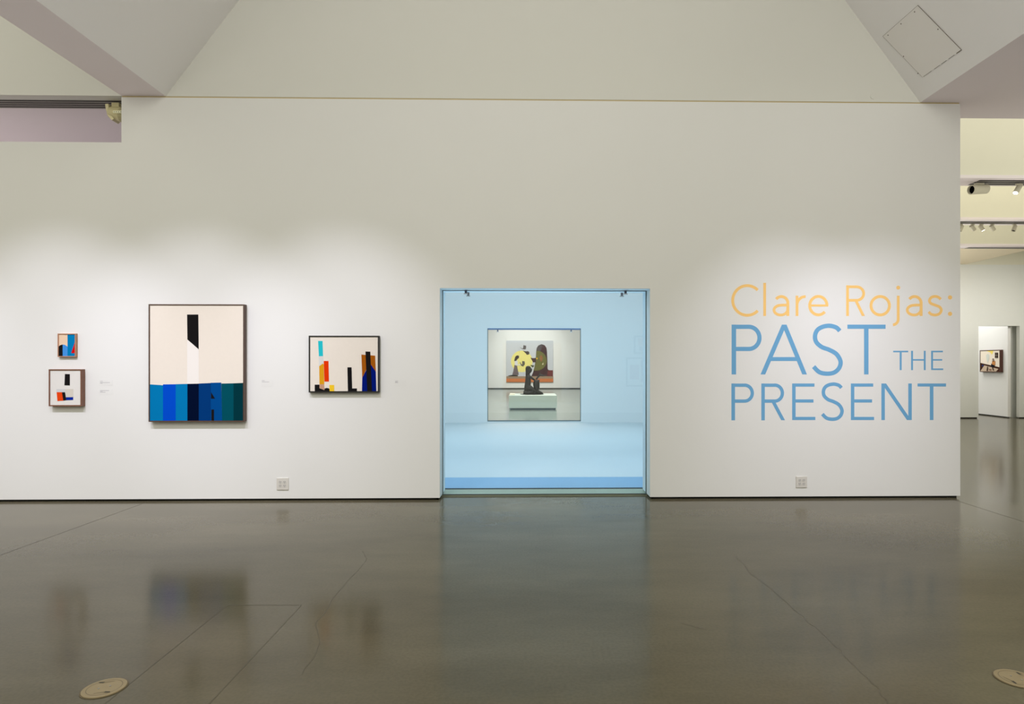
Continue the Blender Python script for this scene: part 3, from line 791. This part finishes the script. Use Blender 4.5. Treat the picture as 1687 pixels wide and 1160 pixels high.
o = m.build('caption_block', origin=(cb.x, YP + .42, ztp)); o['label'] = 'small cream caption block on the left end of the plinth'; o['category'] = 'caption'

YS = YP + .8
def S(zx, zy, dy=0):          # crop [850,590,910,660], 16.57 px per px
    q = atY(850 + zx / 16.57, 590 + zy / 16.57, YS); q.y += dy; return q
sb = S(440, 1005); zsh = ztp + .002 - sb.z
def SS(zx, zy, dy=0):
    q = S(zx, zy, dy); q.z += zsh; return q
st = thing('bronze_sculpture', (sb.x, YS, ztp), 'dark bronze kneeling long-haired girl holding a vessel, on the low plinth', 'sculpture')
u1 = 21.3 / 1034 / 16.57
def skin(name, nodes, edges, mt, parent, root=0, sub=2):
    me = bpy.data.meshes.new(name); o = bpy.data.objects.new(name, me); COL.objects.link(o)
    ov = parent.matrix_basis.translation
    me.from_pydata([tuple(n[0] - ov) for n in nodes], edges, [])
    o.parent = parent
    md = o.modifiers.new('skin', 'SKIN'); md.use_smooth_shade = True
    for i, n in enumerate(nodes):
        sv = me.skin_vertices[0].data[i]; sv.radius = (n[1], n[1] if len(n) < 3 else n[2]); sv.use_root = (i == root)
    ms = o.modifiers.new('sub', 'SUBSURF'); ms.levels = sub; ms.render_levels = sub
    me.materials.append(mt)
    return o
k = 1.3 * u1
# torso, neck, head, thighs folded, shins
body = [(SS(320, 880), 88 * k), (SS(325, 760), 68 * k), (SS(335, 640), 60 * k), (SS(340, 540), 64 * k), (SS(335, 485), 42 * k), (SS(335, 430), 26 * k), (SS(366, 385), 52 * k), (SS(372, 330), 66 * k), (SS(360, 280), 50 * k),
        # left arm (near) 4..
        (SS(385, 520, -.07), 34 * k), (SS(440, 565, -.09), 24 * k), (SS(500, 600, -.06), 18 * k), (SS(530, 605, -.03), 16 * k),
        (SS(385, 520, .07), 34 * k), (SS(450, 575, .09), 24 * k), (SS(540, 640, .06), 17 * k),
        # thighs / knees / feet
        (SS(400, 840, -.08), 74 * k), (SS(490, 900, -.1), 56 * k), (SS(420, 950, -.12), 40 * k), (SS(230, 960, -.08), 30 * k),
        (SS(400, 840, .08), 74 * k), (SS(490, 900, .1), 56 * k), (SS(420, 950, .12), 40 * k), (SS(230, 960, .08), 30 * k), (SS(215, 905, -.05), 22 * k),
        ]
ed = [(0, 1), (1, 2), (2, 3), (3, 4), (4, 5), (5, 6), (6, 7), (7, 8), (3, 9), (9, 10), (10, 11), (11, 12), (3, 13), (13, 14), (14, 15), (0, 16), (16, 17), (17, 18), (18, 19), (0, 20), (20, 21), (21, 22), (22, 23), (19, 24)]
skin('figure', body, ed, BRONZE, st)
def loft(name, rows, mt, parent, fold=0.0, nf=9, n=40, depth=1.0):
    m = MB(); kk = m.mi(mt); rings = []
    for (cx_, cy_, rr) in rows:
        c_ = SS(cx_, cy_); b_ = len(m.v); rings.append(b_)
        for q in range(n):
            t_ = 2 * math.pi * q / n; f_ = 1 + fold * math.sin(nf * t_ + cy_ * .006) + fold * .5 * math.sin(4 * t_ + 1)
            m.v.append((c_.x + rr * u1 * f_ * math.cos(t_), c_.y + rr * u1 * depth * f_ * math.sin(t_), c_.z))
    for a_, b_ in zip(rings, rings[1:]):
        for q in range(n):
            w_ = (q + 1) % n; m.f.append([a_ + q, a_ + w_, b_ + w_, b_ + q]); m.m.append(kk)
    m.f.append([rings[0] + q for q in range(n)]); m.m.append(kk)
    m.f.append([rings[-1] + q for q in reversed(range(n))]); m.m.append(kk)
    o = m.build(name, parent, smooth=True)
    return o
loft('hair', [(338, 225, 14), (338, 230, 36), (336, 246, 58), (336, 272, 70), (336, 305, 75), (334, 340, 73), (326, 375, 62), (314, 405, 48), (306, 440, 42), (302, 490, 38), (298, 540, 26)], BRONZEH, st, .02, 14, depth=.95)
loft('robe', [(352, 455, 26), (338, 478, 44), (336, 500, 62), (335, 530, 70), (330, 600, 70), (324, 700, 77), (322, 790, 86), (340, 860, 105), (365, 910, 132), (385, 960, 168), (395, 995, 200)], BRONZE, st, .05, 9, depth=.8)
ves = [(SS(570, 905), 62 * k), (SS(565, 830), 66 * k), (SS(560, 760), 76 * k), (SS(555, 690), 78 * k), (SS(548, 630), 62 * k), (SS(545, 600), 40 * k), (SS(610, 640), 34 * k), (SS(655, 618), 12 * k)]
skin('vessel', ves, [(0, 1), (1, 2), (2, 3), (3, 4), (4, 5), (4, 6), (6, 7)], BRONZE, st)
lad = [(SS(545, 600), 22 * k), (SS(590, 545), 20 * k), (SS(640, 480), 18 * k), (SS(690, 470), 16 * k), (SS(740, 495), 18 * k), (SS(800, 480), 9 * k), (SS(650, 420), 8 * k), (SS(655, 380), 5 * k), (SS(790, 455), 6 * k)]
skin('ladle', lad, [(0, 1), (1, 2), (2, 3), (3, 4), (4, 5), (2, 6), (6, 7), (5, 8)], BRONZE, st)
skirt = [(SS(200, 960), 36 * k), (SS(300, 920), 70 * k), (SS(400, 900), 84 * k), (SS(500, 930), 64 * k), (SS(600, 940), 50 * k), (SS(665, 960), 38 * k), (SS(745, 982), 18 * k), (SS(430, 800), 66 * k)]
skin('skirt', skirt, [(0, 1), (1, 2), (2, 3), (3, 4), (4, 5), (5, 6), (2, 7)], BRONZE, st)
m = MB()
for i in range(1):
    pts = []
    for a in range(36):
        an = 2 * math.pi * a / 36; rr = 1 + .08 * math.sin(5 * an) + .05 * math.sin(9 * an + 1)
        pts.append(Vector((SS(440, 1000).x + .37 * rr * math.cos(an), YS + .27 * rr * math.sin(an), ztp + .001)))
    m.prism(pts, (0, 0, .02), BRONZE)
m.build('base', st)

# ================================================================== LIGHTS
def area(name, loc, rot, sx, sy, e, col=(1, 1, 1), spread=180):
    l = bpy.data.lights.new(name, 'AREA'); l.shape = 'RECTANGLE'; l.size = sx; l.size_y = sy; l.energy = e; l.color = col
    l.spread = math.radians(spread)
    o = bpy.data.objects.new(name, l); COL.objects.link(o); o.location = loc; o.rotation_euler = rot; return o
def spot(name, loc, tgt, e, ang, blend, col=(1, .97, .95), r=.022):
    l = bpy.data.lights.new(name, 'SPOT'); l.energy = e; l.spot_size = math.radians(ang); l.spot_blend = blend; l.color = col; l.shadow_soft_size = r
    o = bpy.data.objects.new(name, l); COL.objects.link(o); o.location = loc
    o.rotation_euler = (Vector(tgt) - Vector(loc)).to_track_quat('-Z', 'Y').to_euler(); return o
def spx(u, v, e, ang=52, blend=.8, dxl=0, yl=Y0 - 2.7, col=(.96, .935, 1)):
    tg = atY(u, v, Y0); spot('track_light', (tg.x + dxl, yl, 4.35), tg, e, ang, blend, col)
SC = (.93, .915, 1.06)
spot('upper_fill_light', (4.2, 3.2, 4.2), atY(1545, 330, Y0), 45, 85, 1.0, (1, .97, .9), .3)
spx(100, 735, 315, 60, 1.0, col=SC); spx(325, 735, 300, 60, 1.0, col=SC); spx(560, 730, 280, 60, 1.0, col=SC); spx(-200, 735, 315, 60, 1.0, col=SC)
spx(1300, 690, 220, 54, 1.0, col=SC); spx(1440, 700, 225, 54, 1.0, col=SC)
# unseen area lamp added as ambient fill for the hall, high behind the camera
area('hall_fill_light', (0, -2.0, 6.6), (math.radians(48), 0, 0), 9, 3, 225, (1, .985, .86))
# blue-lit side gallery
area('side_gallery_light', (0.3, 11.8, 4.05), (0, 0, 0), 8, 7, 112, (.50, .77, 1.0), 110)
area('side_gallery_wall_light', (0.3, 9.0, 4.0), (math.radians(72), 0, 0), 7.5, 1.2, 150, (.60, .82, .92), 105)
area('opening_jamb_fill', (0.3, 9.9, 4.05), (math.radians(-42), 0, 0), 7.5, .6, 100, (.55, .80, 1.0), 120)  # added lamp, turned back to brighten the jambs and sill
area('opening_head_fill', (.0, 8.0, .012), (math.radians(180 + 23), 0, 0), 2.4, .05, 9, (.60, .84, 1.0), 70)  # unseen lamp added at floor level to brighten the opening's head
# far gallery
area('far_gallery_light', (0, 23.2, 5.9), (0, 0, 0), 12, 11, 950, (1, .97, .96))
spot('far_track_light', (.1, YF - 5, 5.6), (.1, YF, 2.2), 700, 55, .8, (1, 1, .98), .1)
area('far_wall_fill', (0, YF - 8, 5.8), (math.radians(62), 0, 0), 10, .6, 165, (1, .975, .96), 110)  # added lamp facing away from the camera, lifts the far wall
# right galleries
area('vault_fill_light', (9.5, 8.9, 6.9), (0, 0, 0), 8, 1.8, 43, (1, .96, .80))  # these vault lamps are added, hidden above the beams
area('vault_fill_light', (9.5, 11.7, 6.9), (0, 0, 0), 8, 1.8, 95, (1, .96, .82))
area('vault_fill_light', (9.5, 14.6, 6.9), (0, 0, 0), 8, 1.6, 60, (1, .96, .85))
area('hall_up_fill', (0, -1.2, 1.75), (math.radians(180), 0, 0), 9, 2.5, 175, (1, .97, .97))  # added upward fill behind the camera for slopes and soffits
area('hall_up_fill', (-8.5, 1.5, 1.8), (math.radians(180), 0, 0), 4, 4, 110, (1, .95, .85))  # second added fill, lifts the outer left end wall
area('doorway_wall_fill', (9.5, 13.8, 4.15), (math.radians(60), 0, 0), 9, .4, 48, (1, .98, .95), 80)  # added with its back to the camera, brightens the doorway wall
area('gallery_up_fill', (8.2, 14.9, 1.9), (math.radians(180), 0, 0), 3, 2, 95, (1, .96, .86))  # added upward fill for the tan soffit
area('gallery_up_fill', (9.5, 8.5, 1.7), (math.radians(180), 0, 0), 6, 6, 90, (1, .95, .85))  # added to stand in for floor bounce on the beam undersides
area('gallery_up_fill', (-9.5, 8.3, 1.2), (math.radians(180), 0, 0), 7, 1.5, 56, (1, .93, .90))  # added unseen behind the low wall to light the left soffit
pd = atZ(1640, 687)
area('beyond_light', (pd.x - 1.0, YR + 1.5, 4.0), (0, 0, 0), 2, 2, 78, (1, .98, .95))
w = bpy.data.worlds.new('world'); scn.world = w; w.use_nodes = True
w.node_tree.nodes['Background'].inputs[0].default_value = (1, .985, .81, 1)
w.node_tree.nodes['Background'].inputs[1].default_value = .98

# ================================================================== CAMERA
cam = bpy.data.cameras.new('camera'); co = bpy.data.objects.new('camera', cam); COL.objects.link(co)
co.location = (0, 0, H); co.rotation_euler = (math.radians(90), 0, -TH)
cam.sensor_width = 36; cam.sensor_fit = 'HORIZONTAL'; cam.lens = F / 1687 * 36
cam.shift_x = -(PX - 843.5) / 1687; cam.shift_y = (PY - 580) / 1687
cam.clip_end = 200
scn.camera = co
#ZOOM
scn.view_settings.view_transform = 'Standard'; scn.view_settings.look = 'None'
scn.view_settings.exposure = 0; scn.view_settings.gamma = 1
